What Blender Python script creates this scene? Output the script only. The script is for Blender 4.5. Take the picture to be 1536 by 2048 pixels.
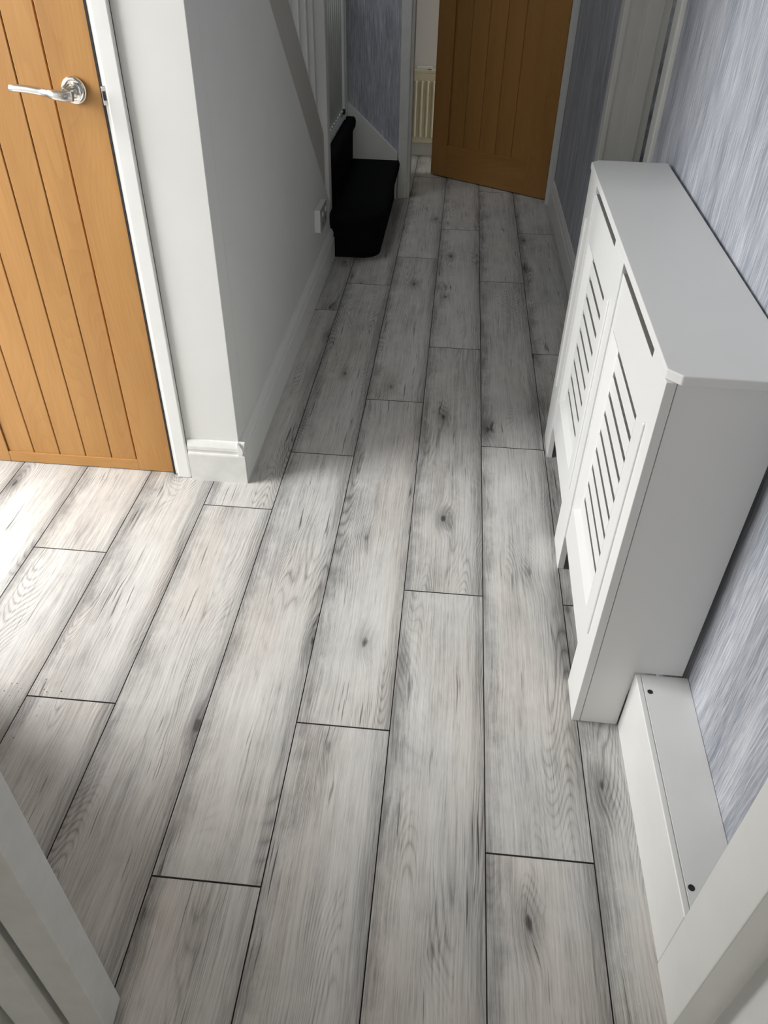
import bpy, bmesh, math, random
from mathutils import Vector, Matrix

for o in list(bpy.data.objects):
    bpy.data.objects.remove(o, do_unlink=True)
scene = bpy.context.scene
COL = scene.collection
random.seed(7)

# ------------------------------------------------------------------ camera
F_PX, YAW, PITCH, ROLL, CX, CH = 1537.355, 0.0794751, 0.6813861, 0.0211233, -0.1370974, 1.3182857
fw = Vector((-math.sin(YAW) * math.cos(PITCH), math.cos(YAW) * math.cos(PITCH), -math.sin(PITCH)))
rt = Vector((math.cos(YAW), math.sin(YAW), 0))
up = rt.cross(fw)
r2 = math.cos(ROLL) * rt + math.sin(ROLL) * up
u2 = -math.sin(ROLL) * rt + math.cos(ROLL) * up
cam_data = bpy.data.cameras.new('camera')
cam_data.sensor_fit = 'VERTICAL'
cam_data.sensor_height = 36.0
cam_data.lens = F_PX / 2048.0 * 36.0
cam_data.clip_start = 0.02
cam = bpy.data.objects.new('camera', cam_data)
COL.objects.link(cam)
cam.matrix_world = Matrix(((r2.x, u2.x, -fw.x, CX), (r2.y, u2.y, -fw.y, 0.0), (r2.z, u2.z, -fw.z, CH), (0, 0, 0, 1)))
scene.camera = cam

# ------------------------------------------------------------------ world, exposure, daylight
world = bpy.data.worlds.new('overcast_sky')
scene.world = world
world.use_nodes = True
bg = world.node_tree.nodes['Background']
bg.inputs['Color'].default_value = (0.95, 0.97, 1.0, 1)
bg.inputs['Strength'].default_value = 0.8
vs = scene.view_settings
vs.view_transform = 'Standard'
try:
    vs.look = 'None'
except Exception:
    pass
vs.gamma = 1.0
vs.use_curve_mapping = False
vs.exposure = 0.0


def area_light(name, loc, target, sx, sy, power, color=(1, 1, 1)):
    l = bpy.data.lights.new(name, 'AREA')
    l.shape = 'RECTANGLE'
    l.size, l.size_y = sx, sy
    l.energy = power
    l.color = color
    o = bpy.data.objects.new(name, l)
    COL.objects.link(o)
    o.location = loc
    o.rotation_euler = (Vector(target) - Vector(loc)).to_track_quat('-Z', 'Y').to_euler()
    return o


# daylight through the open front door at the left end of the hall
area_light('daylight_front_door', (-3.5, 1.10, 1.95), (-0.6, 1.17, 0.75), 2.6, 2.0, 350.0, (1.0, 0.99, 0.975))
# window of the room the photographer stands in
area_light('daylight_room_window', (-0.2, -1.95, 1.6), (0.0, 1.0, 0.9), 1.3, 1.1, 13.0, (1.0, 0.93, 0.84))
# landing window above the stairs
area_light('daylight_landing_window', (-1.1, 3.6, 3.6), (-1.0, 3.8, 0.0), 0.7, 0.7, 16.0, (0.95, 0.98, 1.0))
# unseen fill lamp added in the side room to lift the corridor's left wall
area_light('fill_side_room', (1.42, 2.75, 1.5), (-0.7, 2.9, 0.7), 0.7, 0.8, 2.6, (1.0, 0.98, 0.94))
# kitchen window
area_light('daylight_kitchen_window', (1.35, 4.95, 0.85), (-0.5, 5.2, 0.6), 0.4, 1.0, 9.5, (1.0, 1.0, 0.93))


# ------------------------------------------------------------------ materials
def new_mat(name):
    m = bpy.data.materials.new(name)
    m.use_nodes = True
    nt = m.node_tree
    nt.nodes.clear()
    out = nt.nodes.new('ShaderNodeOutputMaterial')
    bs = nt.nodes.new('ShaderNodeBsdfPrincipled')
    nt.links.new(bs.outputs[0], out.inputs[0])
    return m, nt, bs


class G:
    """small helper to write node graphs as expressions"""
    def __init__(s, nt):
        s.nt = nt

    def n(s, t, **kw):
        nd = s.nt.nodes.new(t)
        for k, v in kw.items():
            setattr(nd, k, v)
        return nd

    def put(s, sock, v):
        if isinstance(v, bpy.types.NodeSocket):
            s.nt.links.new(v, sock)
        else:
            sock.default_value = v

    def m(s, op, a, b=0.0, c=None, clamp=False):
        nd = s.n('ShaderNodeMath', operation=op, use_clamp=clamp)
        s.put(nd.inputs[0], a)
        s.put(nd.inputs[1], b)
        if c is not None:
            s.put(nd.inputs[2], c)
        return nd.outputs[0]

    def xyz(s, x, y, z=0.0):
        nd = s.n('ShaderNodeCombineXYZ')
        s.put(nd.inputs[0], x)
        s.put(nd.inputs[1], y)
        s.put(nd.inputs[2], z)
        return nd.outputs[0]

    def sep(s, v):
        nd = s.n('ShaderNodeSeparateXYZ')
        s.put(nd.inputs[0], v)
        return nd.outputs

    def noise(s, v, scale=1.0, detail=2.0, rough=0.5, dist=0.0):
        nd = s.n('ShaderNodeTexNoise')
        s.put(nd.inputs['Vector'], v)
        nd.inputs['Scale'].default_value = scale
        nd.inputs['Detail'].default_value = detail
        nd.inputs['Roughness'].default_value = rough
        nd.inputs['Distortion'].default_value = dist
        return nd.outputs[0]

    def voro(s, v, scale=1.0, rand=1.0):
        nd = s.n('ShaderNodeTexVoronoi', voronoi_dimensions='2D')
        s.put(nd.inputs['Vector'], v)
        nd.inputs['Scale'].default_value = scale
        nd.inputs['Randomness'].default_value = rand
        return nd

    def rng(s, v, a, b, c=0.0, d=1.0, smooth=False):
        nd = s.n('ShaderNodeMapRange')
        if smooth:
            nd.interpolation_type = 'SMOOTHSTEP'
        nd.clamp = True
        s.put(nd.inputs[0], v)
        for i, q in enumerate((a, b, c, d)):
            s.put(nd.inputs[1 + i], q)
        return nd.outputs[0]

    def mix(s, f, a, b, mode='MIX'):
        nd = s.n('ShaderNodeMix', data_type='RGBA', blend_type=mode)
        s.put(nd.inputs[0], f)
        s.put(nd.inputs[6], a)
        s.put(nd.inputs[7], b)
        return nd.outputs[2]

    def bump(s, h, strength, dist, normal=None):
        nd = s.n('ShaderNodeBump')
        nd.inputs['Strength'].default_value = strength
        nd.inputs['Distance'].default_value = dist
        s.put(nd.inputs['Height'], h)
        if normal is not None:
            s.put(nd.inputs['Normal'], normal)
        return nd.outputs[0]

    def obj(s):
        return s.n('ShaderNodeTexCoord').outputs['Object']

    def rand(s):
        return s.n('ShaderNodeObjectInfo').outputs['Random']


def paint(name, col, rough=0.45, var=0.04, bump=0.15, scale=9.0):
    m, nt, bs = new_mat(name)
    g = G(nt)
    co = g.obj()
    n1 = g.noise(co, scale, 3.0, 0.6)
    c1 = (col[0], col[1], col[2], 1)
    c0 = (col[0] * (1 - var), col[1] * (1 - var), col[2] * (1 - var * 1.1), 1)
    g.put(bs.inputs['Base Color'], g.mix(g.rng(n1, .35, .65), c0, c1))
    bs.inputs['Roughness'].default_value = rough
    n2 = g.noise(co, 160.0, 2.0, 0.6)
    g.put(bs.inputs['Normal'], g.bump(n2, bump, 0.0008))
    return m


def laminate(name):
    m, nt, bs = new_mat(name)
    g = G(nt)
    co = g.obj()
    r = g.rand()
    x, y, _ = g.sep(co)
    ox = g.m('MULTIPLY', r, 37.0)
    oy = g.m('MULTIPLY', g.m('FRACT', g.m('MULTIPLY', r, 91.7)), 53.0)
    X = g.m('ADD', x, ox)
    Y = g.m('ADD', y, oy)
    # knots: sparse voronoi cells
    vk = g.voro(g.xyz(g.m('MULTIPLY', X, 5.2), g.m('MULTIPLY', Y, 2.1)), 1.0, .62)
    kd = vk.outputs['Distance']
    kn = g.noise(g.xyz(g.m('MULTIPLY', X, 70.0), g.m('MULTIPLY', Y, 32.0)), 1.0, 2.0, .6)
    kd = g.m('ADD', kd, g.m('MULTIPLY', g.m('SUBTRACT', kn, .5), .05))
    ksel = g.rng(g.sep(vk.outputs['Color'])[0], .35, .85, 0.0, 1.0)
    near = g.m('MULTIPLY', g.rng(kd, 0.0, .21, 1.0, 0.0, True), ksel)
    # sideways wander of the grain
    w1 = g.m('MULTIPLY', g.m('SUBTRACT', g.noise(g.xyz(g.m('MULTIPLY', X, 6.0), g.m('MULTIPLY', Y, 2.2)), 1.0, 2.0), .5), .026)
    w2 = g.m('MULTIPLY', g.m('SUBTRACT', g.noise(g.xyz(g.m('MULTIPLY', X, 30.0), g.m('MULTIPLY', Y, 9.0)), 1.0, 2.0), .5), .006)
    Xw = g.m('ADD', g.m('ADD', X, g.m('ADD', w1, w2)), g.m('MULTIPLY', near, .015))
    # growth lines: contour lines of a stretched field (cathedrals where it peaks)
    fld = g.noise(g.xyz(g.m('MULTIPLY', Xw, 5.0), g.m('MULTIPLY', Y, .62)), 1.0, 2.0, .42)
    fld = g.m('ADD', fld, g.m('MULTIPLY', near, .02))
    fr = g.m('FRACT', g.m('MULTIPLY', fld, 105.0))
    tri = g.m('ABSOLUTE', g.m('SUBTRACT', g.m('MULTIPLY', fr, 2.0), 1.0))
    ring = g.m('POWER', tri, 2.5)
    ringmask = g.rng(g.noise(g.xyz(g.m('MULTIPLY', X, 10.0), g.m('MULTIPLY', Y, 2.1), 9.0), 1.0, 2.5), .47, .68, .06, 1.0, True)
    # fibres
    fib = g.noise(g.xyz(g.m('MULTIPLY', Xw, 300.0), g.m('MULTIPLY', Y, 4.5)), 1.0, 3.0, .65)
    fib2 = g.noise(g.xyz(g.m('MULTIPLY', Xw, 800.0), g.m('MULTIPLY', Y, 26.0)), 1.0, 2.0, .6)
    streak = g.noise(g.xyz(g.m('MULTIPLY', Xw, 75.0), g.m('MULTIPLY', Y, 1.6)), 1.0, 3.0, .6)
    # broad tone
    tone = g.noise(g.xyz(g.m('MULTIPLY', X, 11.0), g.m('MULTIPLY', Y, 1.8)), 1.0, 2.0, .55)
    cloud = g.noise(g.xyz(g.m('MULTIPLY', X, 17.0), g.m('MULTIPLY', Y, 10.0)), 1.0, 4.0, .65)
    edge = g.rng(g.m('ABSOLUTE', g.m('ADD', x, g.m('MULTIPLY', g.m('SUBTRACT', cloud, .5), .050))), .050, .096, 0.0, 1.0, True)
    ck = g.noise(g.xyz(g.m('MULTIPLY', Xw, 210.0), g.m('MULTIPLY', Y, 6.5)), 1.0, 1.0, .5)
    ckm = g.rng(g.noise(g.xyz(g.m('MULTIPLY', Xw, 26.0), g.m('MULTIPLY', Y, 3.0), 5.0), 1.0, 1.0), .565, .65, 0.0, 1.0, True)
    crack = g.m('MULTIPLY', g.rng(ck, .60, .70, 0.0, 1.0, True), ckm)
    knot = g.m('MULTIPLY', g.rng(kd, .008, .042, 1.0, 0.0, True), ksel)
    halo = g.m('MULTIPLY', g.rng(kd, .02, .19, 1.0, 0.0, True), ksel)
    # value
    v = g.m('ADD', .585, g.m('MULTIPLY', g.m('SUBTRACT', tone, .5), .40))
    v = g.m('ADD', v, g.m('MULTIPLY', g.m('SUBTRACT', fib, .5), .66))
    v = g.m('ADD', v, g.m('MULTIPLY', g.m('SUBTRACT', fib2, .5), .34))
    v = g.m('ADD', v, g.m('MULTIPLY', g.m('SUBTRACT', streak, .5), .26))
    v = g.m('ADD', v, g.m('MULTIPLY', g.m('SUBTRACT', cloud, .5), .30))
    v = g.m('SUBTRACT', v, g.m('MULTIPLY', g.m('MULTIPLY', ring, ringmask), .24))
    v = g.m('SUBTRACT', v, g.m('MULTIPLY', edge, .20))
    v = g.m('SUBTRACT', v, g.m('MULTIPLY', crack, .38))
    v = g.m('SUBTRACT', v, g.m('MULTIPLY', knot, .38))
    v = g.m('SUBTRACT', v, g.m('MULTIPLY', g.m('MULTIPLY', halo, cloud), .46))
    v = g.m('ADD', v, g.m('MULTIPLY', g.m('SUBTRACT', g.m('FRACT', g.m('MULTIPLY', r, 17.3)), .5), .07))
    ramp = g.n('ShaderNodeValToRGB')
    e = ramp.color_ramp.elements
    e[0].position, e[0].color = 0.0, (0.07, 0.068, 0.066, 1)
    e[1].position, e[1].color = 1.0, (0.82, 0.815, 0.795, 1)
    a = e.new(.33)
    a.color = (0.29, 0.288, 0.28, 1)
    b = e.new(.58)
    b.color = (0.56, 0.556, 0.54, 1)
    g.put(ramp.inputs[0], v)
    warm = g.rng(g.noise(g.xyz(g.m('MULTIPLY', X, 6.0), g.m('MULTIPLY', Y, 2.0), 4.0), 1.0, 2.0), .42, .66, 0.0, .40, True)
    colr = g.mix(warm, ramp.outputs[0], (0.98, .90, .84, 1), 'MULTIPLY')
    g.put(bs.inputs['Base Color'], colr)
    g.put(bs.inputs['Roughness'], g.rng(fib, .2, .8, .56, .44))
    bs.inputs['Specular IOR Level'].default_value = 0.45
    h = g.m('ADD', g.m('MULTIPLY', fib, .5), g.m('ADD', g.m('MULTIPLY', fib2, .35), g.m('MULTIPLY', crack, -.5)))
    g.put(bs.inputs['Normal'], g.bump(h, .30, .0007))
    return m


def oak(name, axis=2, base=(.49, .256, .080), dark=(.35, .168, .046)):
    """axis: local axis the grain runs along"""
    m, nt, bs = new_mat(name)
    g = G(nt)
    co = g.obj()
    r = g.m('MULTIPLY', g.rand(), 40.0)
    s = g.sep(co)
    along = s[axis]
    across = s[0] if axis != 0 else s[2]
    A = g.m('ADD', across, r)
    L = g.m('ADD', along, r)
    wander = g.m('MULTIPLY', g.m('SUBTRACT', g.noise(g.xyz(g.m('MULTIPLY', A, 5.0), g.m('MULTIPLY', L, 1.5)), 1.0, 2.0), .5), .03)
    A2 = g.m('ADD', A, wander)
    fib = g.noise(g.xyz(g.m('MULTIPLY', A2, 320.0), g.m('MULTIPLY', L, 7.0)), 1.0, 2.0, .6)
    fld = g.noise(g.xyz(g.m('MULTIPLY', A2, 7.0), g.m('MULTIPLY', L, .9)), 1.0, 1.0, .4)
    ring = g.m('POWER', g.m('FRACT', g.m('MULTIPLY', fld, 34.0)), 2.0)
    broad = g.noise(g.xyz(g.m('MULTIPLY', A, 10.0), g.m('MULTIPLY', L, 1.2)), 1.0, 2.0)
    v = g.m('ADD', g.m('MULTIPLY', g.m('SUBTRACT', fib, .5), .55), g.m('ADD', g.m('MULTIPLY', ring, -.13), g.m('MULTIPLY', broad, .9)))
    g.put(bs.inputs['Base Color'], g.mix(g.rng(v, .05, .75), (*dark, 1), (*base, 1)))
    bs.inputs['Roughness'].default_value = .42
    g.put(bs.inputs['Normal'], g.bump(fib, .12, .0005))
    return m


def wallpaper(name, horiz_axis=1):
    m, nt, bs = new_mat(name)
    g = G(nt)
    s = g.sep(g.obj())
    h, z = s[horiz_axis], s[2]
    wob = g.m('MULTIPLY', g.m('SUBTRACT', g.noise(g.xyz(g.m('MULTIPLY', h, 30.0), g.m('MULTIPLY', z, 9.0)), 1.0, 2.0), .5), .010)
    h2 = g.m('ADD', h, wob)
    a = g.noise(g.xyz(g.m('MULTIPLY', h2, 230.0), g.m('MULTIPLY', z, 8.0)), 1.0, 3.0, .65)
    b = g.noise(g.xyz(g.m('MULTIPLY', h2, 520.0), g.m('MULTIPLY', z, 22.0), 3.0), 1.0, 2.0, .6)
    c = g.noise(g.xyz(g.m('MULTIPLY', h, 14.0), g.m('MULTIPLY', z, 2.2), 8.0), 1.0, 2.0, .5)
    v = g.m('ADD', g.m('MULTIPLY', a, .55), g.m('ADD', g.m('MULTIPLY', b, .25), g.m('MULTIPLY', c, .30)))
    ramp = g.n('ShaderNodeValToRGB')
    e = ramp.color_ramp.elements
    e[0].position, e[0].color = .41, (.19, .21, .255, 1)
    e[1].position, e[1].color = .68, (.62, .64, .69, 1)
    k = e.new(.54)
    k.color = (.375, .395, .445, 1)
    g.put(ramp.inputs[0], v)
    g.put(bs.inputs['Base Color'], ramp.outputs[0])
    bs.inputs['Roughness'].default_value = .62
    g.put(bs.inputs['Normal'], g.bump(v, .5, .0012))
    return m


def carpet(name):
    m, nt, bs = new_mat(name)
    g = G(nt)
    n1 = g.noise(g.obj(), 420.0, 2.0, .7)
    g.put(bs.inputs['Base Color'], g.mix(n1, (.004, .0045, .005, 1), (.012, .0125, .014, 1)))
    bs.inputs['Roughness'].default_value = 1.0
    bs.inputs['Specular IOR Level'].default_value = .05
    g.put(bs.inputs['Normal'], g.bump(n1, .6, .003))
    return m


def metal(name, col, rough):
    m, nt, bs = new_mat(name)
    g = G(nt)
    n1 = g.noise(g.obj(), 60.0, 2.0)
    bs.inputs['Metallic'].default_value = 1.0
    g.put(bs.inputs['Base Color'], g.mix(n1, (*[c * .94 for c in col], 1), (*col, 1)))
    bs.inputs['Roughness'].default_value = rough
    return m


M = {}
M['laminate'] = laminate('laminate_grey_oak')
M['groove'] = paint('plank_groove_dark', (.035, .033, .033), .7, .1, .05)
M['underlay'] = paint('underlay_dark', (.02, .02, .02), .9, .1, .05)
M['oak_v'] = oak('oak_upright', 2)
M['oak_h'] = oak('oak_crosswise', 0)
M['wallpaper_y'] = wallpaper('wallpaper_streaked_side', 1)
M['wallpaper_x'] = wallpaper('wallpaper_streaked_end', 0)
M['wall'] = paint('wall_white_emulsion', (.74, .745, .73), .75, .03, .12, 5)
M['trim'] = paint('trim_white_gloss', (.79, .80, .785), .38, .03, .08, 14)
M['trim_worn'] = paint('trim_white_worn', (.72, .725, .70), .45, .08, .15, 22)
M['cover'] = paint('cover_white_satin', (.775, .785, .78), .36, .015, .04, 4)
M['cream'] = paint('cream_radiator', (.72, .69, .52), .4, .04, .05, 8)
M['gate'] = paint('gate_white', (.62, .65, .62), .45, .04, .05, 8)
M['carpet'] = carpet('carpet_black')
M['chrome'] = metal('chrome_polished', (.88, .88, .87), .07)
M['satin'] = metal('satin_chrome', (.72, .72, .71), .28)
M['ceiling'] = paint('ceiling_white', (.78, .78, .76), .85, .02, .1, 4)
M['oak_groove'] = paint('oak_groove_brown', (.06, .026, .010), .7, .1, .05)
M['stringer'] = paint('stringer_grey_white', (.55, .54, .515), .5, .03, .08, 10)
M['slot_shade'] = paint('slot_edge_shade', (.26, .245, .235), .8, .08, .1, 60)  # grey-brown for the slot edges, painting in the shade inside the cover
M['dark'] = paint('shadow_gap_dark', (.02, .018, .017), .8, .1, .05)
M['brown'] = paint('brown_door_edge', (.11, .07, .045), .6, .2, .1)
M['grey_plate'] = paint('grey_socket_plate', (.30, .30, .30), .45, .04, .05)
M['dirt'] = paint('dry_mud', (.34, .25, .16), .95, .4, .4, 60)
M['dust'] = paint('plaster_dust', (.78, .78, .74), .95, .1, .4, 60)


# ------------------------------------------------------------------ builders
def link(name, me, mats, parent=None):
    o = bpy.data.objects.new(name, me)
    COL.objects.link(o)
    for mm in (mats if isinstance(mats, (list, tuple)) else [mats]):
        if me.materials.find(M[mm].name) < 0:
            me.materials.append(M[mm])
    if parent is not None:
        o.parent = parent
    return o


def mesh_from(bm, name, smooth=False):
    me = bpy.data.meshes.new(name)
    bmesh.ops.recalc_face_normals(bm, faces=bm.faces)
    bm.to_mesh(me)
    bm.free()
    if smooth:
        for f in me.polygons:
            f.use_smooth = True
    return me


def bm_box(bm, x0, x1, y0, y1, z0, z1):
    vs_ = [bm.verts.new(p) for p in ((x0, y0, z0), (x1, y0, z0), (x1, y1, z0), (x0, y1, z0),
                                    (x0, y0, z1), (x1, y0, z1), (x1, y1, z1), (x0, y1, z1))]
    for q in ((0, 3, 2, 1), (4, 5, 6, 7), (0, 1, 5, 4), (1, 2, 6, 5), (2, 3, 7, 6), (3, 0, 4, 7)):
        bm.faces.new([vs_[i] for i in q])


def bev(bm, w, seg=2):
    if w > 0:
        bmesh.ops.bevel(bm, geom=list(bm.edges), offset=w, segments=seg, affect='EDGES', profile=.5)


def box(name, x0, x1, y0, y1, z0, z1, mat, parent=None, b=.002, seg=2, center=True):
    bm = bmesh.new()
    cx, cy, cz = (x0 + x1) / 2, (y0 + y1) / 2, z0
    if not center:
        cx = cy = cz = 0
    bm_box(bm, x0 - cx, x1 - cx, y0 - cy, y1 - cy, z0 - cz, z1 - cz)
    bev(bm, min(b, .45 * min(x1 - x0, y1 - y0, z1 - z0)), seg)
    o = link(name, mesh_from(bm, name), mat, parent)
    o.location = (cx, cy, cz)
    return o


def prism(name, pts, axis, a0, a1, mat, parent=None, b=0.0, seg=2, smooth=False):
    """extrude polygon pts along axis ('x': pts are (y,z); 'y': (x,z); 'z': (x,y))"""
    bm = bmesh.new()

    def P(p, a):
        return {'x': (a, p[0], p[1]), 'y': (p[0], a, p[1]), 'z': (p[0], p[1], a)}[axis]
    lo = [bm.verts.new(P(p, a0)) for p in pts]
    hi = [bm.verts.new(P(p, a1)) for p in pts]
    bm.faces.new(lo[::-1])
    bm.faces.new(hi)
    n = len(pts)
    for i in range(n):
        bm.faces.new([lo[i], lo[(i + 1) % n], hi[(i + 1) % n], hi[i]])
    bev(bm, b, seg)
    return link(name, mesh_from(bm, name, smooth), mat, parent)


def loft(name, rings, mat, parent=None, smooth=True, cap=True):
    bm = bmesh.new()
    R = [[bm.verts.new(p) for p in r] for r in rings]
    n = len(R[0])
    for a, b_ in zip(R, R[1:]):
        for i in range(n):
            bm.faces.new([a[i], a[(i + 1) % n], b_[(i + 1) % n], b_[i]])
    if cap:
        bm.faces.new(R[0][::-1])
        bm.faces.new(R[-1])
    return link(name, mesh_from(bm, name, smooth), mat, parent)


def circle(c, axis_u, axis_v, r, n=20, r2_=None):
    c, u, v = Vector(c), Vector(axis_u), Vector(axis_v)
    r2_ = r if r2_ is None else r2_
    return [c + u * (r * math.cos(2 * math.pi * i / n)) + v * (r2_ * math.sin(2 * math.pi * i / n)) for i in range(n)]


def empty(name, loc=(0, 0, 0), rz=0.0):
    o = bpy.data.objects.new(name, None)
    o.empty_display_size = .05
    COL.objects.link(o)
    o.location = loc
    o.rotation_euler = (0, 0, rz)
    return o


def tag(o, label=None, cat=None, group=None, kind=None):
    if label:
        o['label'] = label
    if cat:
        o['category'] = cat
    if group:
        o['group'] = group
    if kind:
        o['kind'] = kind
    return o


def struct(o, label=None):
    return tag(o, label=label, kind='structure')


# ------------------------------------------------------------------ floor of single planks
WP = .19
floor = struct(box('floor', -2.3, 1.6, -2.2, 5.40, -.06, -.010, 'underlay', b=0), 'pale grey oak laminate floor laid in long staggered planks')
PL = 1.282
JOINT = {1: 1.318, 0: .690, -1: 1.327, -2: .925, -3: .592, -4: 1.597, -5: .932, -6: 1.379, -7: .60, -8: 1.15, -9: .40, -10: 1.62, -11: .83}


def plank(x0, x1, y0, y1):
    bm = bmesh.new()
    hx, hy, c, g_ = (x1 - x0) / 2, (y1 - y0) / 2, .0007, .0004
    lo = [(-hx + g_, -hy + g_), (hx - g_, -hy + g_), (hx - g_, hy - g_), (-hx + g_, hy - g_)]
    c2 = .0013
    hi = [(-hx + g_ + c, -hy + g_ + c2), (hx - g_ - c, -hy + g_ + c2), (hx - g_ - c, hy - g_ - c2), (-hx + g_ + c, hy - g_ - c2)]
    a = [bm.verts.new((p[0], p[1], -.010)) for p in lo]
    b_ = [bm.verts.new((p[0], p[1], -.0012)) for p in lo]
    d = [bm.verts.new((p[0], p[1], 0)) for p in hi]
    top = bm.faces.new(d)
    for i in range(4):
        j = (i + 1) % 4
        f1 = bm.faces.new([a[i], a[j], b_[j], b_[i]])
        f2 = bm.faces.new([b_[i], b_[j], d[j], d[i]])
        f1.material_index = f2.material_index = 1
    top.material_index = 0
    o = link('plank', mesh_from(bm, 'plank'), ['laminate', 'groove'], floor)
    o.location = ((x0 + x1) / 2, (y0 + y1) / 2, 0.0)
    # parent (floor) has its own origin
    o.location = Vector(o.location) - floor.location
    return o


for k in range(-11, 2):
    ylo, yhi = (.0, 1.76) if k < -4 else (-.10, 5.27 if k > -7 else 1.76)
    y = JOINT[k] - 2 * PL
    while y < yhi:
        a, b_ = max(y, ylo), min(y + PL, yhi)
        if b_ - a > .04:
            plank(k * WP, (k + 1) * WP, a, b_)
        y += PL

# ------------------------------------------------------------------ walls
ZC = 2.36


def wr(y):
    return .3485 + .0224 * y


struct(box('ceiling', -2.3, 1.6, -2.2, 1.72, ZC, ZC + .05, 'ceiling', b=0), 'white ceiling')
struct(box('ceiling_corridor', -.68, 1.6, 1.72, 5.4, ZC, ZC + .05, 'ceiling', b=0), 'white ceiling over the corridor')
# right wall with wallpaper, nearer length (runs slightly out of square)
struct(prism('wall_right', [(wr(.30), .30), (wr(2.36), 2.36), (.62, 2.36), (.62, .30)], 'z', 0, ZC, 'wallpaper_y'),
       'blue-grey streaked wallpaper wall behind the radiator cover')
struct(prism('wall_right_far', [(.387, 3.06), (.387, 4.36), (.56, 4.36), (.56, 3.06)], 'z', 0, ZC, 'wallpaper_y'),
       'blue-grey wallpaper wall beside the open oak door')
struct(box('wall_right_header', .387, .56, 2.36, 3.06, 2.02, ZC, 'wall', b=0), 'wall over the side doorway')
# side room behind that doorway
struct(box('wall_side_room', 1.5, 1.55, 1.6, 4.2, 0, ZC, 'wall', b=0), 'wall of the side room')
struct(box('wall_side_room_near', .62, 1.5, 1.55, 1.6, 0, ZC, 'wall', b=0), 'near wall of the side room')
struct(box('wall_side_room_far', .56, 1.5, 4.2, 4.25, 0, ZC, 'wall', b=0), 'far wall of the side room')

# understairs wall on the left of the corridor, top edge follows the stairs
def zs(y):          # top of the plaster
    return .271 + .862 * (3.388 - y) + .02


struct(prism('wall_left', [(1.802, 0), (3.445, 0), (3.445, zs(3.445)), (1.802, zs(1.802))], 'x', -.80, -.68, 'wall'),
       'white understairs wall along the left of the corridor')
# wall with the cupboard door facing the camera
struct(box('wall_left_front', -.829, -.680, 1.722, 1.802, 0, ZC, 'wall', b=.0015), 'white end of the understairs wall beside the oak cupboard door')
struct(box('wall_left_header', -1.50, -.829, 1.722, 1.80, 2.0, ZC, 'wall', b=0), 'wall over the oak cupboard door')
struct(box('wall_left_outer', -1.80, -1.52, 1.722, 1.80, 0, ZC, 'wall', b=0), 'wall left of the oak cupboard door')
struct(box('wall_cupboard_back', -1.62, -.80, 2.05, 2.08, 0, 1.2, 'wall', b=0), 'back of the understairs cupboard')
# end wall with wallpaper behind the stairs
struct(box('wall_back', -1.62, -.40, 4.36, 4.47, 0, 3.9, 'wallpaper_x', b=0), 'blue-grey wallpaper wall behind the foot of the stairs')
struct(box('wall_back_stub', .372, .56, 4.372, 4.47, 0, ZC, 'wall', b=0), 'end wall right of the kitchen doorway')
struct(box('wall_back_header', -.40, .372, 4.372, 4.47, 2.02, ZC, 'wall', b=0), 'wall over the kitchen doorway')
struct(box('wall_stairs', -1.62, -1.52, 1.80, 4.36, 0, 3.9, 'wall', b=0), 'white wall on the far side of the stairs')
# kitchen
struct(box('wall_kitchen', -2.3, 1.6, 5.27, 5.37, 0, ZC, 'wall', b=0), 'white kitchen wall with a cream radiator')
struct(box('wall_kitchen_left', -2.3, -2.2, 4.47, 5.27, 0, ZC, 'wall', b=0), 'left kitchen wall')
struct(box('wall_kitchen_right', 1.5, 1.6, 4.47, 5.27, 0, ZC, 'wall', b=0), 'right kitchen wall')
struct(box('wall_kitchen_front', -2.3, -1.62, 4.36, 4.47, 0, ZC, 'wall', b=0), 'kitchen wall beside the stairs')
# hall end with the front door opening
struct(box('wall_entry_far', -1.90, -1.80, 1.66, 1.80, 0, ZC, 'wall', b=0), 'hall wall after the front door')
struct(box('wall_entry_header', -1.90, -1.80, .965, 1.66, 2.05, ZC, 'wall', b=0), 'hall wall over the front door')
# wall the photographer looks through
struct(prism('wall_front_left_blocker', [(-.70, .26), (-.70, .38), (-1.15, .38), (-1.15, .965), (-1.90, .965), (-1.90, .26)], 'z', 0, ZC, 'wall'), 'hall wall left of the nearest door frame, with an added unseen return that shades the floor')  # thick return is unseen, added to keep door light off the near floor
struct(box('wall_front_right', .345, .62, .18, .31, 0, ZC, 'wall', b=0), 'wall right of the nearest door frame')
struct(box('wall_front_header', -.70, .345, .26, .42, 2.06, ZC, 'wall', b=0), 'wall over the nearest door frame')
# room behind the photographer
struct(box('wall_room_left', -2.3, -2.2, -2.1, .30, 0, ZC, 'wall', b=0), 'left wall of the room behind')
struct(box('wall_room_right', 1.5, 1.6, -2.1, .20, 0, ZC, 'wall', b=0), 'right wall of the room behind')
struct(box('wall_room_back', -2.3, 1.6, -2.2, -2.1, 0, ZC, 'wall', b=0), 'back wall of the room behind')

# ------------------------------------------------------------------ skirting boards
SK = [(0, 0), (.017, 0), (.017, .088), (.0155, .092), (.012, .094), (.012, .100), (.014, .104), (.013, .113), (.0085, .122), (.005, .128), (0, .130)]


def skirting(name, start, along, length, out, label, mat='trim', h=1.0):
    a, o_ = Vector(along).normalized(), Vector(out).normalized()
    rings = []
    for t in (0, length):
        rings.append([Vector(start) + a * t + o_ * p[0] + Vector((0, 0, p[1] * h)) for p in SK])
    o = loft(name, rings, mat, None, smooth=False)
    return struct(o, label)


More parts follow.
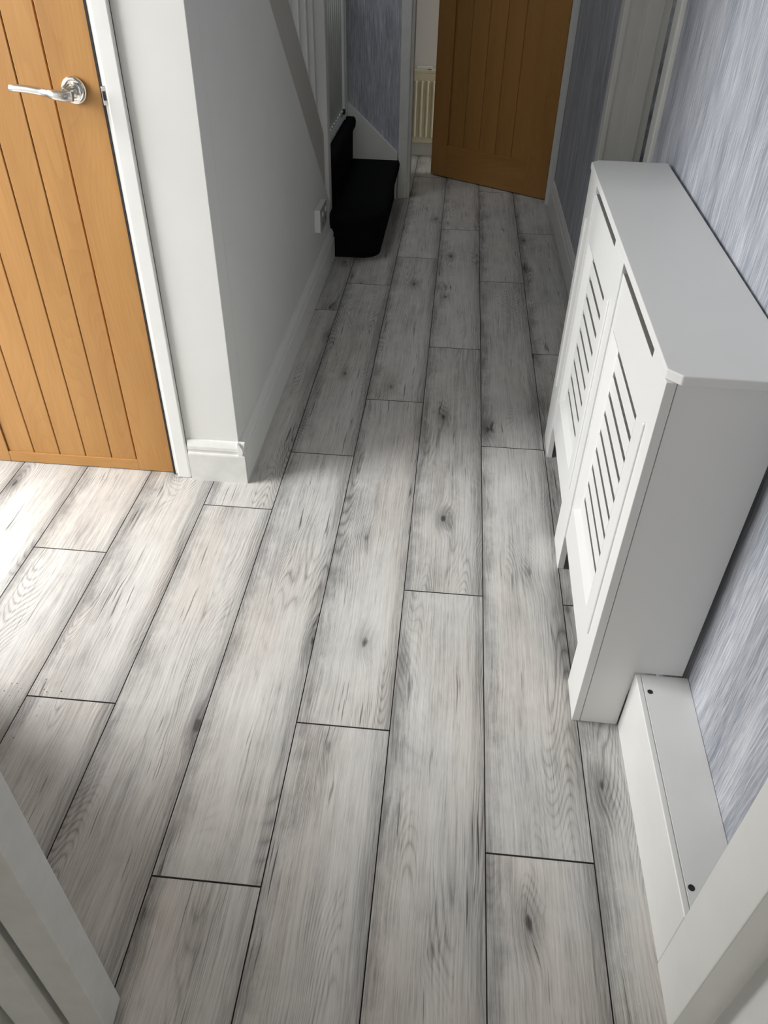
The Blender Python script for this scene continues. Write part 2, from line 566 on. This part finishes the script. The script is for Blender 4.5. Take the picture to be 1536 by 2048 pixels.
skirting('baseboard_left', (-.68, 1.705, 0), (0, 1, 0), 1.745, (1, 0, 0), 'white moulded skirting along the understairs wall')
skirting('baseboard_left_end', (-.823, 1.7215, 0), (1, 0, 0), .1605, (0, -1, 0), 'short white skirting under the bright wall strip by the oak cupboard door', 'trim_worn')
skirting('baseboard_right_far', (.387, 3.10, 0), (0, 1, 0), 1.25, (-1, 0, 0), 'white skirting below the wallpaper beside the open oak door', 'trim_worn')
skirting('baseboard_kitchen', (-2.2, 5.27, 0), (1, 0, 0), 3.7, (0, -1, 0), 'low skirting under the cream kitchen radiator', 'trim', .8)


# ------------------------------------------------------------------ oak doors
def oak_door(name, width, height, rail_z, board0, board1, nb, label, end_gap=.0011, rec=.0045):
    """local: x along width 0..width, y=0 is the face seen (facing -y), thickness to +y"""
    t = .040
    d = empty(name)
    struct(d, label)
    box('stile', 0, board0, 0, t, 0, height, 'oak_v', d, .0012)
    box('stile', board1, width, 0, t, 0, height, 'oak_v', d, .0012)
    box('bottom_rail', board0, board1, .0004, t - .0004, 0, rail_z, 'oak_h', d, .0012)
    box('top_rail', board0, board1, .0004, t - .0004, height - .11, height, 'oak_h', d, .0012)
    w = (board1 - board0) / nb
    for i in range(nb):
        box('board', board0 + i * w + .0011, board0 + (i + 1) * w - (.0011 if i < nb - 1 else end_gap), rec, t - rec, rail_z - .002, height - .108, 'oak_v', d, .0016, 1)
    box('core', board0, board1, t / 2 - .004, t / 2 + .004, rail_z, height - .12, 'oak_groove', d, 0)
    return d


# cupboard door: world x -1.47 .. -.8835
d1 = oak_door('door_1', .587, 1.955, .033, .102, .485, 5, 'warm oak cupboard door with vertical boards and a chrome lever handle', .0052)
d1.location = (-1.4705, 1.730, .003)
# lever handle of the cupboard door (local x = world + 1.4705)
hx, hz = -.939 + 1.4705, .979
hnd = empty('handle')
hnd.parent = d1
tag(hnd, 'polished chrome lever handle on a round rose')
rr = []
for yy, ra in ((0, .0262), (-.004, .0266), (-.007, .0255), (-.0085, .023), (-.009, .0175), (-.0075, .0165), (-.0075, .010)):
    rr.append(circle((hx, yy, hz), (1, 0, 0), (0, 0, 1), ra, 36))
loft('rose', rr, 'chrome', hnd)
nk = []
for yy, ra in ((-.006, .0115), (-.012, .0098), (-.030, .0092), (-.046, .0098), (-.052, .0108)):
    nk.append(circle((hx, yy, hz), (1, 0, 0), (0, 0, 1), ra, 24))
loft('neck', nk, 'chrome', hnd)
pts = [((.010, -.049, -.001), .0085, .0095), ((-.004, -.052, -.001), .0100, .0105), ((-.022, -.053, .001), .0098, .0098), ((-.036, -.0525, .004), .0090, .0092),
       ((-.0365, -.0525, .004), .0078, .0078), ((-.055, -.052, .0080), .0078, .0078), ((-.080, -.051, .0115), .0076, .0076), ((-.105, -.050, .0128), .0073, .0074), ((-.117, -.0495, .0125), .0070, .0072), ((-.119, -.0495, .0124), .0052, .0055)]
rings = []
for (p, ra, rb) in pts:
    rings.append(circle((hx + p[0] + .004, p[1], hz - .002 + p[2] * .85), (0, 1, 0), (0, 0, 1), ra, 20, rb))
loft('lever', rings, 'satin', hnd)

# frame of the cupboard door
t1 = empty('trim_1')
struct(t1, 'white painted frame around the oak cupboard door')
box('lining', -.8780, -.862, 1.727, 1.80, 0, 1.99, 'trim', t1, .001)
box('gap_shade', -.8834, -.8782, 1.7262, 1.774, 0, 1.96, 'dark', t1, 0)  # dark strip that paints in the shade of the gap beside the door
box('architrave', -.866, -.8285, 1.711, 1.7225, 0, 2.04, 'trim', t1, .004, 3)
box('lining', -1.520, -1.475, 1.727, 1.80, 0, 1.99, 'trim', t1, .001)
box('architrave', -1.545, -1.485, 1.711, 1.7225, 0, 2.04, 'trim', t1, .004, 3)
box('head_architrave', -1.545, -.8285, 1.7105, 1.7225, 1.98, 2.04, 'trim', t1, .004, 3)
box('head_lining', -1.475, -.880, 1.727, 1.80, 1.963, 1.99, 'trim', t1, .001)
box('stop_back', -1.475, -.880, 1.775, 1.80, 0, 1.97, 'dark', t1, 0)
st = box('strike_plate', -.8815, -.8685, 1.7245, 1.731, .955, .992, 'satin', t1, .0028, 3)
box('latch_slot', -.8790, -.8720, 1.7238, 1.7255, .965, .983, 'dark', st, .001).location -= Vector(st.location)

# kitchen door, swung open into the kitchen
ang = math.atan2(.52857638, -.84888575)
d2 = oak_door('door_2', .7586, 1.96, .172, .137, .654, 5, 'tall oak door with vertical boards standing ajar at the corridor end', rec=.009)
# local x runs from the hinge to the free edge, so the seen face is +y: mirror by building at negative y
for ch in d2.children:
    ch.location.y = -ch.location.y
d2.location = (.357, 4.428, .006)
d2.rotation_euler = (0, 0, ang)

t2 = empty('trim_2')
struct(t2, 'white frame around the kitchen doorway')
box('architrave', -.448, -.398, 4.345, 4.372, 0, 2.09, 'trim_worn', t2, .005, 3)
box('lining', -.404, -.384, 4.362, 4.48, 0, 2.04, 'trim_worn', t2, .002)
box('lining', .361, .380, 4.364, 4.48, 0, 2.04, 'trim', t2, .002)
box('architrave', .353, .3865, 4.346, 4.372, 0, 2.09, 'trim', t2, .004, 3)
box('architrave_bead', .366, .3865, 4.340, 4.350, 0, 2.09, 'trim', t2, .003, 3)
box('head_architrave', -.448, .3865, 4.344, 4.372, 2.03, 2.09, 'trim', t2, .004)

# side doorway on the right
t3 = empty('trim_3')
struct(t3, 'white frame of the side doorway behind the radiator cover')
box('architrave', .369, .3872, 3.03, 3.095, 0, 2.09, 'trim', t3, .004, 3)
box('lining', .376, .523, 3.045, 3.062, 0, 2.04, 'trim', t3, .001)
box('stop', .443, .495, 3.030, 3.046, 0, 2.04, 'trim', t3, .002)
box('architrave', .3885, .4040, 2.322, 2.385, 0, 2.09, 'trim', t3, .004, 3)
box('lining', .400, .520, 2.370, 2.390, 0, 2.04, 'trim', t3, .001)
box('head_architrave', .369, .389, 2.322, 3.095, 2.04, 2.10, 'trim', t3, .003)
d4 = empty('door_4')
struct(d4, 'dark brown side-room door folded back beyond the white frame')
box('leaf', .527, .567, 3.070, 3.80, .005, 1.98, 'brown', d4, .002)

# front door frame at the hall end (daylight comes in through it)
t4 = empty('trim_4')
struct(t4, 'white frame of the open front door')
box('jamb', -1.92, -1.79, .965, .985, 0, 2.05, 'trim', t4, .002)
box('jamb', -1.92, -1.79, 1.63, 1.66, 0, 2.05, 'trim', t4, .002)
box('head', -1.92, -1.79, .985, 1.63, 2.01, 2.05, 'trim', t4, .002)
box('sill', -1.92, -1.79, .985, 1.63, 0, .03, 'trim', t4, .002)

# frame nearest to the camera: right and left post with rebate
t5 = empty('trim_5')
struct(t5, 'white painted door frame post in the nearest right corner')
prism('post', [(.270, .443), (.270, .536), (.345, .536), (.345, .30), (.322, .30), (.322, .443)], 'z', 0, 2.06, 'trim', t5, .0022, 2)
box('casing', .322, .345, .18, .302, 0, 2.06, 'trim', t5, .002)
t6 = empty('trim_6')
struct(t6, 'grey-shaded white door frame post with chipped paint in the nearest left corner')
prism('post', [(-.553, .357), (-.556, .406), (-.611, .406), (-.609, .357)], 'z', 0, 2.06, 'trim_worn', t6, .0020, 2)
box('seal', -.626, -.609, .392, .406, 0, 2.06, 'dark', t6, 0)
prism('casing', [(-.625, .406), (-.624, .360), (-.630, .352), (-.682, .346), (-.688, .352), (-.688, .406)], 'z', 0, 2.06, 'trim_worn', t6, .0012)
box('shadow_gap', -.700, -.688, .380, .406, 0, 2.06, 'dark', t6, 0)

# ------------------------------------------------------------------ boxed-in pipes at the right
pb = empty('pipe_boxing', (.271, .5365, 0))
tag(pb, 'low white pipe boxing with two screw holes along the right wall', 'pipe boxing')
box('front_board', 0, .0108, .0005, .4495, 0, .1632, 'trim', pb, .0022, 3)
prism('top_board', [(.0112, .0005), (.0112, .4495), (wr(.985) - .271 - .0005, .4495), (wr(.54) - .271 - .0005, .0005)], 'z', .150, .1630, 'trim', pb, .0008)
for hx_, hy_ in ((.0215, .4095), (.0195, .0455)):
    ho = loft('screw_hole', [circle((hx_, hy_, .1632), (1, 0, 0), (0, 1, 0), .0052, 16), circle((hx_, hy_, .1640), (1, 0, 0), (0, 1, 0), .0042, 16), circle((hx_, hy_, .1634), (1, 0, 0), (0, 1, 0), .0030, 16)], 'dark', pb)

# ------------------------------------------------------------------ radiator cover (local: x into the wall, y along the wall)
RZ = -math.atan(.0170)
rc = empty('radiator_cover', (.179, .989, 0), RZ)
tag(rc, 'long white radiator cabinet with two slatted panels and a flat top with clipped corners', 'radiator cover')
LEN, DEP, HT = 1.066, .182, .785
# top with clipped corners
c = .020
prism('top', [(-.0015 + c, -.009), (DEP + .006, -.009), (DEP + .006, LEN + .030), (-.0015 + c, LEN + .030), (-.0015, LEN + .030 - c), (-.0015, -.009 + c)], 'z', HT, HT + .016, 'cover', rc, .0022, 3)
# end panels, notched over the pipe boxing
for y0 in (.0, LEN - .016):
    prism('end_panel', [(.0165, 0), (.0905, 0), (.0905, .166), (DEP - .002, .166), (DEP - .002, HT), (.0165, HT)], 'y', y0 + .0005, y0 + .016, 'cover', rc, .0008, 1)
# uprights of the front
for y0, y1 in ((0, .103), (.456, .574), (.946, LEN)):
    pst = box('upright', 0, .0155, y0, y1, 0, HT - .0004, 'cover', rc, .0012)
    mid = (y0 + y1) / 2 - .003
    bd = box('bead', -.0040, .0040, mid - .0042, mid + .0042, .21, .688, 'cover', pst, .0036, 4)
    bd.location -= Vector(pst.location)
# slatted panels
for y0, y1 in ((.103, .456), (.574, .946)):
    pn = empty('slatted_panel')
    pn.parent = rc
    f0, f1 = .004, .018
    oz0, oz1 = .205, .655       # recessed field
    my = .018
    a0, a1 = y0 + my, y1 - my
    tb = box('top_board', f0, f1, y0, y1, oz1, .7625, ['cover', 'slot_shade'], pn, .0010)
    for f in tb.data.polygons:
        if f.normal.z > .9:
            f.material_index = 1
    box('bottom_board', f0, f1, y0, y1, .104, oz0, 'cover', pn, .0010)
    box('side_board', f0, f1, y0, a0, oz0, oz1, 'cover', pn, .0008)
    box('side_board', f0, f1, a1, y1, oz0, oz1, 'cover', pn, .0008)
    # sloping mould around the field
    rec = .0135
    bw = .016
    bm = bmesh.new()
    o4 = [(f0, a0, oz0), (f0, a1, oz0), (f0, a1, oz1), (f0, a0, oz1)]
    i4 = [(f0 + rec, a0 + bw, oz0 + bw), (f0 + rec, a1 - bw, oz0 + bw), (f0 + rec, a1 - bw, oz1 - bw), (f0 + rec, a0 + bw, oz1 - bw)]
    k4 = [(f0 + rec + .003, p[1], p[2]) for p in i4]
    O4, I4, K4 = ([bm.verts.new(p) for p in q] for q in (o4, i4, k4))
    for i in range(4):
        j = (i + 1) % 4
        bm.faces.new([O4[i], O4[j], I4[j], I4[i]])
        bm.faces.new([I4[i], I4[j], K4[j], K4[i]])
        bm.faces.new([O4[j], O4[i], K4[i], K4[j]])
    link('sloping_mould', mesh_from(bm, 'sloping_mould'), 'cover', pn)
    # field: side margins and slats with open slots between
    s0, s1 = a0 + .030, a1 - .030
    fz0, fz1 = oz0 + bw, oz1 - bw
    x0_, x1_ = f0 + rec - .0005, f0 + rec + .0070
    box('field_margin', x0_, x1_, a0 + bw - .002, s0, fz0 - .002, fz1 + .002, 'cover', pn, 0)
    box('field_margin', x0_, x1_, s1, a1 - bw + .002, fz0 - .002, fz1 + .002, 'cover', pn, 0)
    zs_ = [.622 - .0452 * k for k in range(9)]
    edges = [fz1 + .002] + [v for z_ in zs_ for v in (z_ + .0062, z_ - .0062)] + [fz0 - .002]
    for k in range(0, len(edges), 2):
        sl = box('slat', x0_, x1_, s0 - .0002, s1 + .0002, edges[k + 1], edges[k], ['cover', 'slot_shade'], pn, .0008, 1)
        for f in sl.data.polygons:
            if abs(f.normal.z) > .9:
                f.material_index = 1

# the radiator inside, glimpsed through the slots
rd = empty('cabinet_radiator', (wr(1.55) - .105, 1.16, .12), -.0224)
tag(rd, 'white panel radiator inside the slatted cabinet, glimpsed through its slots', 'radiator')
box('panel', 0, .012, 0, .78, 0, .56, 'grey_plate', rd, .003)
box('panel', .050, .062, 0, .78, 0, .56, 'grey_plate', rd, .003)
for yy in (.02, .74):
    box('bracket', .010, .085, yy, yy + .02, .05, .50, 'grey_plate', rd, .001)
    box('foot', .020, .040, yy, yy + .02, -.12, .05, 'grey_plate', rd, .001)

# ------------------------------------------------------------------ staircase
sc = empty('staircase', (-.68, 3.44, 0))
struct(sc, 'staircase with black carpeted bottom steps and white balustrade')
SO = Vector((-.68, 3.44, 0))


def sp(o):
    o.location = Vector(o.location) - SO
    return o


def step_outline(nose, near_r, x_in, x_out, y_near, y_far, n=10):
    """plan outline, near outer corner rounded"""
    pts_ = [(x_in, y_near)]
    cx_, cy_ = x_out - near_r, y_near + near_r
    for i in range(n + 1):
        a_ = -math.pi / 2 + (math.pi / 2) * i / n
        pts_.append((cx_ + near_r * math.cos(a_), cy_ + near_r * math.sin(a_)))
    pts_.append((x_out, y_far))
    pts_.append((x_in, y_far))
    return pts_


def carpet_step(name, x_in, x_out, y_near, y_far, z0, z1, rad, noser=.022):
    prof = [(0.0, z0), (0.0, z0 + .05), (.002, z1 - .075), (.006, z1 - .060), (noser, z1 - .046), (noser + .003, z1 - .022), (noser, z1 - .008), (noser - .008, z1)]
    rings = []
    for off, z_ in prof:
        ol = step_outline(0, rad + off, x_in, x_out + off, y_near - off, y_far)
        rings.append([Vector((q[0], q[1], z_)) for q in ol])
    o = loft(name, rings, 'carpet', sc, smooth=False)
    return sp(o)


carpet_step('step', -.735, -.463, 3.452, 4.352, .0, .198, .085)
carpet_step('step', -1.50, -.690, 3.53, 4.352, .0, .402, .03, .016)
for k in range(1, 9):
    y1 = 3.53 - (k - 1) * .235
    sp(box('step', -1.515, -.745, y1 - .25, y1, .402 + .195 * (k - 1), .402 + .195 * k, 'carpet', sc, .012, 2))
# wall string on the wallpaper wall
prism('wall_string', [(-.452, .0), (-.452, .235), (-.730, .485), (-.760, .485), (-1.50, .60), (-1.50, 0)], 'y', 4.338, 4.3595, 'trim', sc, .002).location = -SO
# outer string with plaster ledge below
def zl(y):
    return .271 + .862 * (3.388 - y)


prism('outer_string', [(3.445, zl(3.445)), (3.445, zl(3.445) + .30), (1.81, zl(1.81) + .30), (1.81, zl(1.81))], 'x', -.745, -.697, 'stringer', sc, .003).location = -SO
# newel post
sp(box('newel_post', -.752, -.680, 3.446, 3.516, 0, 1.45, 'trim', sc, .005, 3))
sp(box('newel_cap', -.760, -.672, 3.438, 3.524, 1.45, 1.48, 'trim', sc, .006, 3))
yy = 3.281
while yy > 1.86:
    sp(box('baluster', -.738, -.698, yy, yy + .040, zl(yy + .04) + .29, zl(yy) + 1.06, 'trim', sc, .003, 1))
    yy -= .141
prism('handrail', [(3.50, zl(3.50) + 1.04), (3.50, zl(3.50) + 1.10), (1.81, zl(1.81) + 1.10), (1.81, zl(1.81) + 1.04)], 'x', -.748, -.688, 'trim', sc, .008, 3).location = -SO

# ------------------------------------------------------------------ stair gate
gt = empty('stair_gate', (-.730, 3.53, .402))
tag(gt, 'white barred safety gate standing on the second black stair', 'stair gate')
box('frame_bar', -.013, .013, .0, .815, .002, .020, 'trim', gt, .004, 2)
box('frame_post', -.016, .016, -.010, .022, .0, .86, 'trim', gt, .005, 2)
box('frame_post', -.016, .016, .715, .745, .0, .86, 'trim', gt, .005, 2)
box('frame_post', -.016, .016, .790, .818, .0, .86, 'gate', gt, .005, 2)
box('gate_rail', -.009, .009, .030, .710, .040, .052, 'gate', gt, .003, 2)
box('gate_rail', -.010, .010, .030, .710, .80, .83, 'gate', gt, .003, 2)
box('latch', -.014, .018, .690, .720, .030, .052, 'dark', gt, .004, 2)
y_ = .052
while y_ < .70:
    loft('bar', [circle((0, y_, .040), (1, 0, 0), (0, 1, 0), .0085, 12), circle((0, y_, .82), (1, 0, 0), (0, 1, 0), .0085, 12)], 'gate', gt)
    y_ += .0615

# ------------------------------------------------------------------ double socket on the understairs wall
sk = empty('wall_socket', (-.68, 3.045, .246))
tag(sk, 'grey metal double socket in a white box above the left skirting', 'wall socket')
box('back_box', .0, .024, 0, .148, 0, .088, 'trim', sk, .003, 2)
fp = box('face_plate', .0235, .0275, .001, .147, .001, .087, 'grey_plate', sk, .0018, 2)
for yy in (.030, .100):
    q = box('switch', .0270, .0305, yy, yy + .018, .056, .072, 'trim', fp, .001)
    q.location -= Vector(fp.location)
    q = box('pin_slot', .0272, .0280, yy + .004, yy + .014, .020, .034, 'dark', fp, 0)
    q.location -= Vector(fp.location)

# ------------------------------------------------------------------ kitchen radiator
kr = empty('kitchen_radiator', (-.62, 5.19, .085))
tag(kr, 'cream ribbed panel radiator on the kitchen wall seen past the oak door', 'radiator')
box('panel', 0, .80, .004, .020, 0, .385, 'cream', kr, .005, 2)
box('side_cover', -.002, .002, .004, .066, .01, .385, 'cream', kr, .001)
x_ = .020
while x_ < .78:
    prism('rib', [(x_, .004), (x_ + .006, -.006), (x_ + .014, -.006), (x_ + .020, .004)], 'z', .035, .345, 'cream', kr, .001, 1)
    x_ += .0355
box('top_grille', .005, .795, .004, .066, .384, .400, 'cream', kr, .002, 2)
x_ = .05
while x_ < .76:
    box('grille_slot', x_, x_ + .022, .016, .058, .3995, .4008, 'dark', kr, 0)
    x_ += .112
box('clip', .205, .300, .030, .050, .400, .416, 'trim', kr, .004, 2)
for x_ in (.12, .66):
    box('bracket', x_, x_ + .03, .018, .080, .04, .36, 'cream', kr, .001)

# ------------------------------------------------------------------ crumbs on the floor
def crumb(name, x, y, r, mat, label, cat, group):
    bm = bmesh.new()
    bmesh.ops.create_icosphere(bm, subdivisions=1, radius=r)
    for v in bm.verts:
        v.co *= random.uniform(.7, 1.25)
        v.co.z = max(v.co.z * .6, -r * .3)
    o = link(name, mesh_from(bm, name), mat)
    o.location = (x, y, r * .3)
    tag(o, label, cat, group)


for x, y, r in ((.222, .648, .0016), (.251, .606, .0012), (.233, .475, .0014), (.222, .545, .0010), (.209, .915, .0012)):
    crumb('plaster_crumb', x, y, r, 'dust', 'tiny white plaster crumb on the planks beside the pipe boxing', 'crumb', 'plaster crumbs by the boxing')

bm = bmesh.new()
for i in range(34):
    dx, dy = random.gauss(0, .05), random.gauss(0, .035)
    rr_ = random.uniform(.0005, .0012)
    mtx = Matrix.Translation((dx, dy, rr_ * .4)) @ Matrix.Diagonal((random.uniform(.7, 1.6), random.uniform(.7, 1.6), .6, 1))
    bmesh.ops.create_icosphere(bm, subdivisions=1, radius=rr_, matrix=mtx)
dg = link('dirt_grains', mesh_from(bm, 'dirt_grains'), 'dirt')
dg.location = (-.985, .925, 0)
tag(dg, 'scatter of tiny brown dirt grains on the bright planks at left', 'dirt', kind='stuff')
print('objects', len(bpy.data.objects))
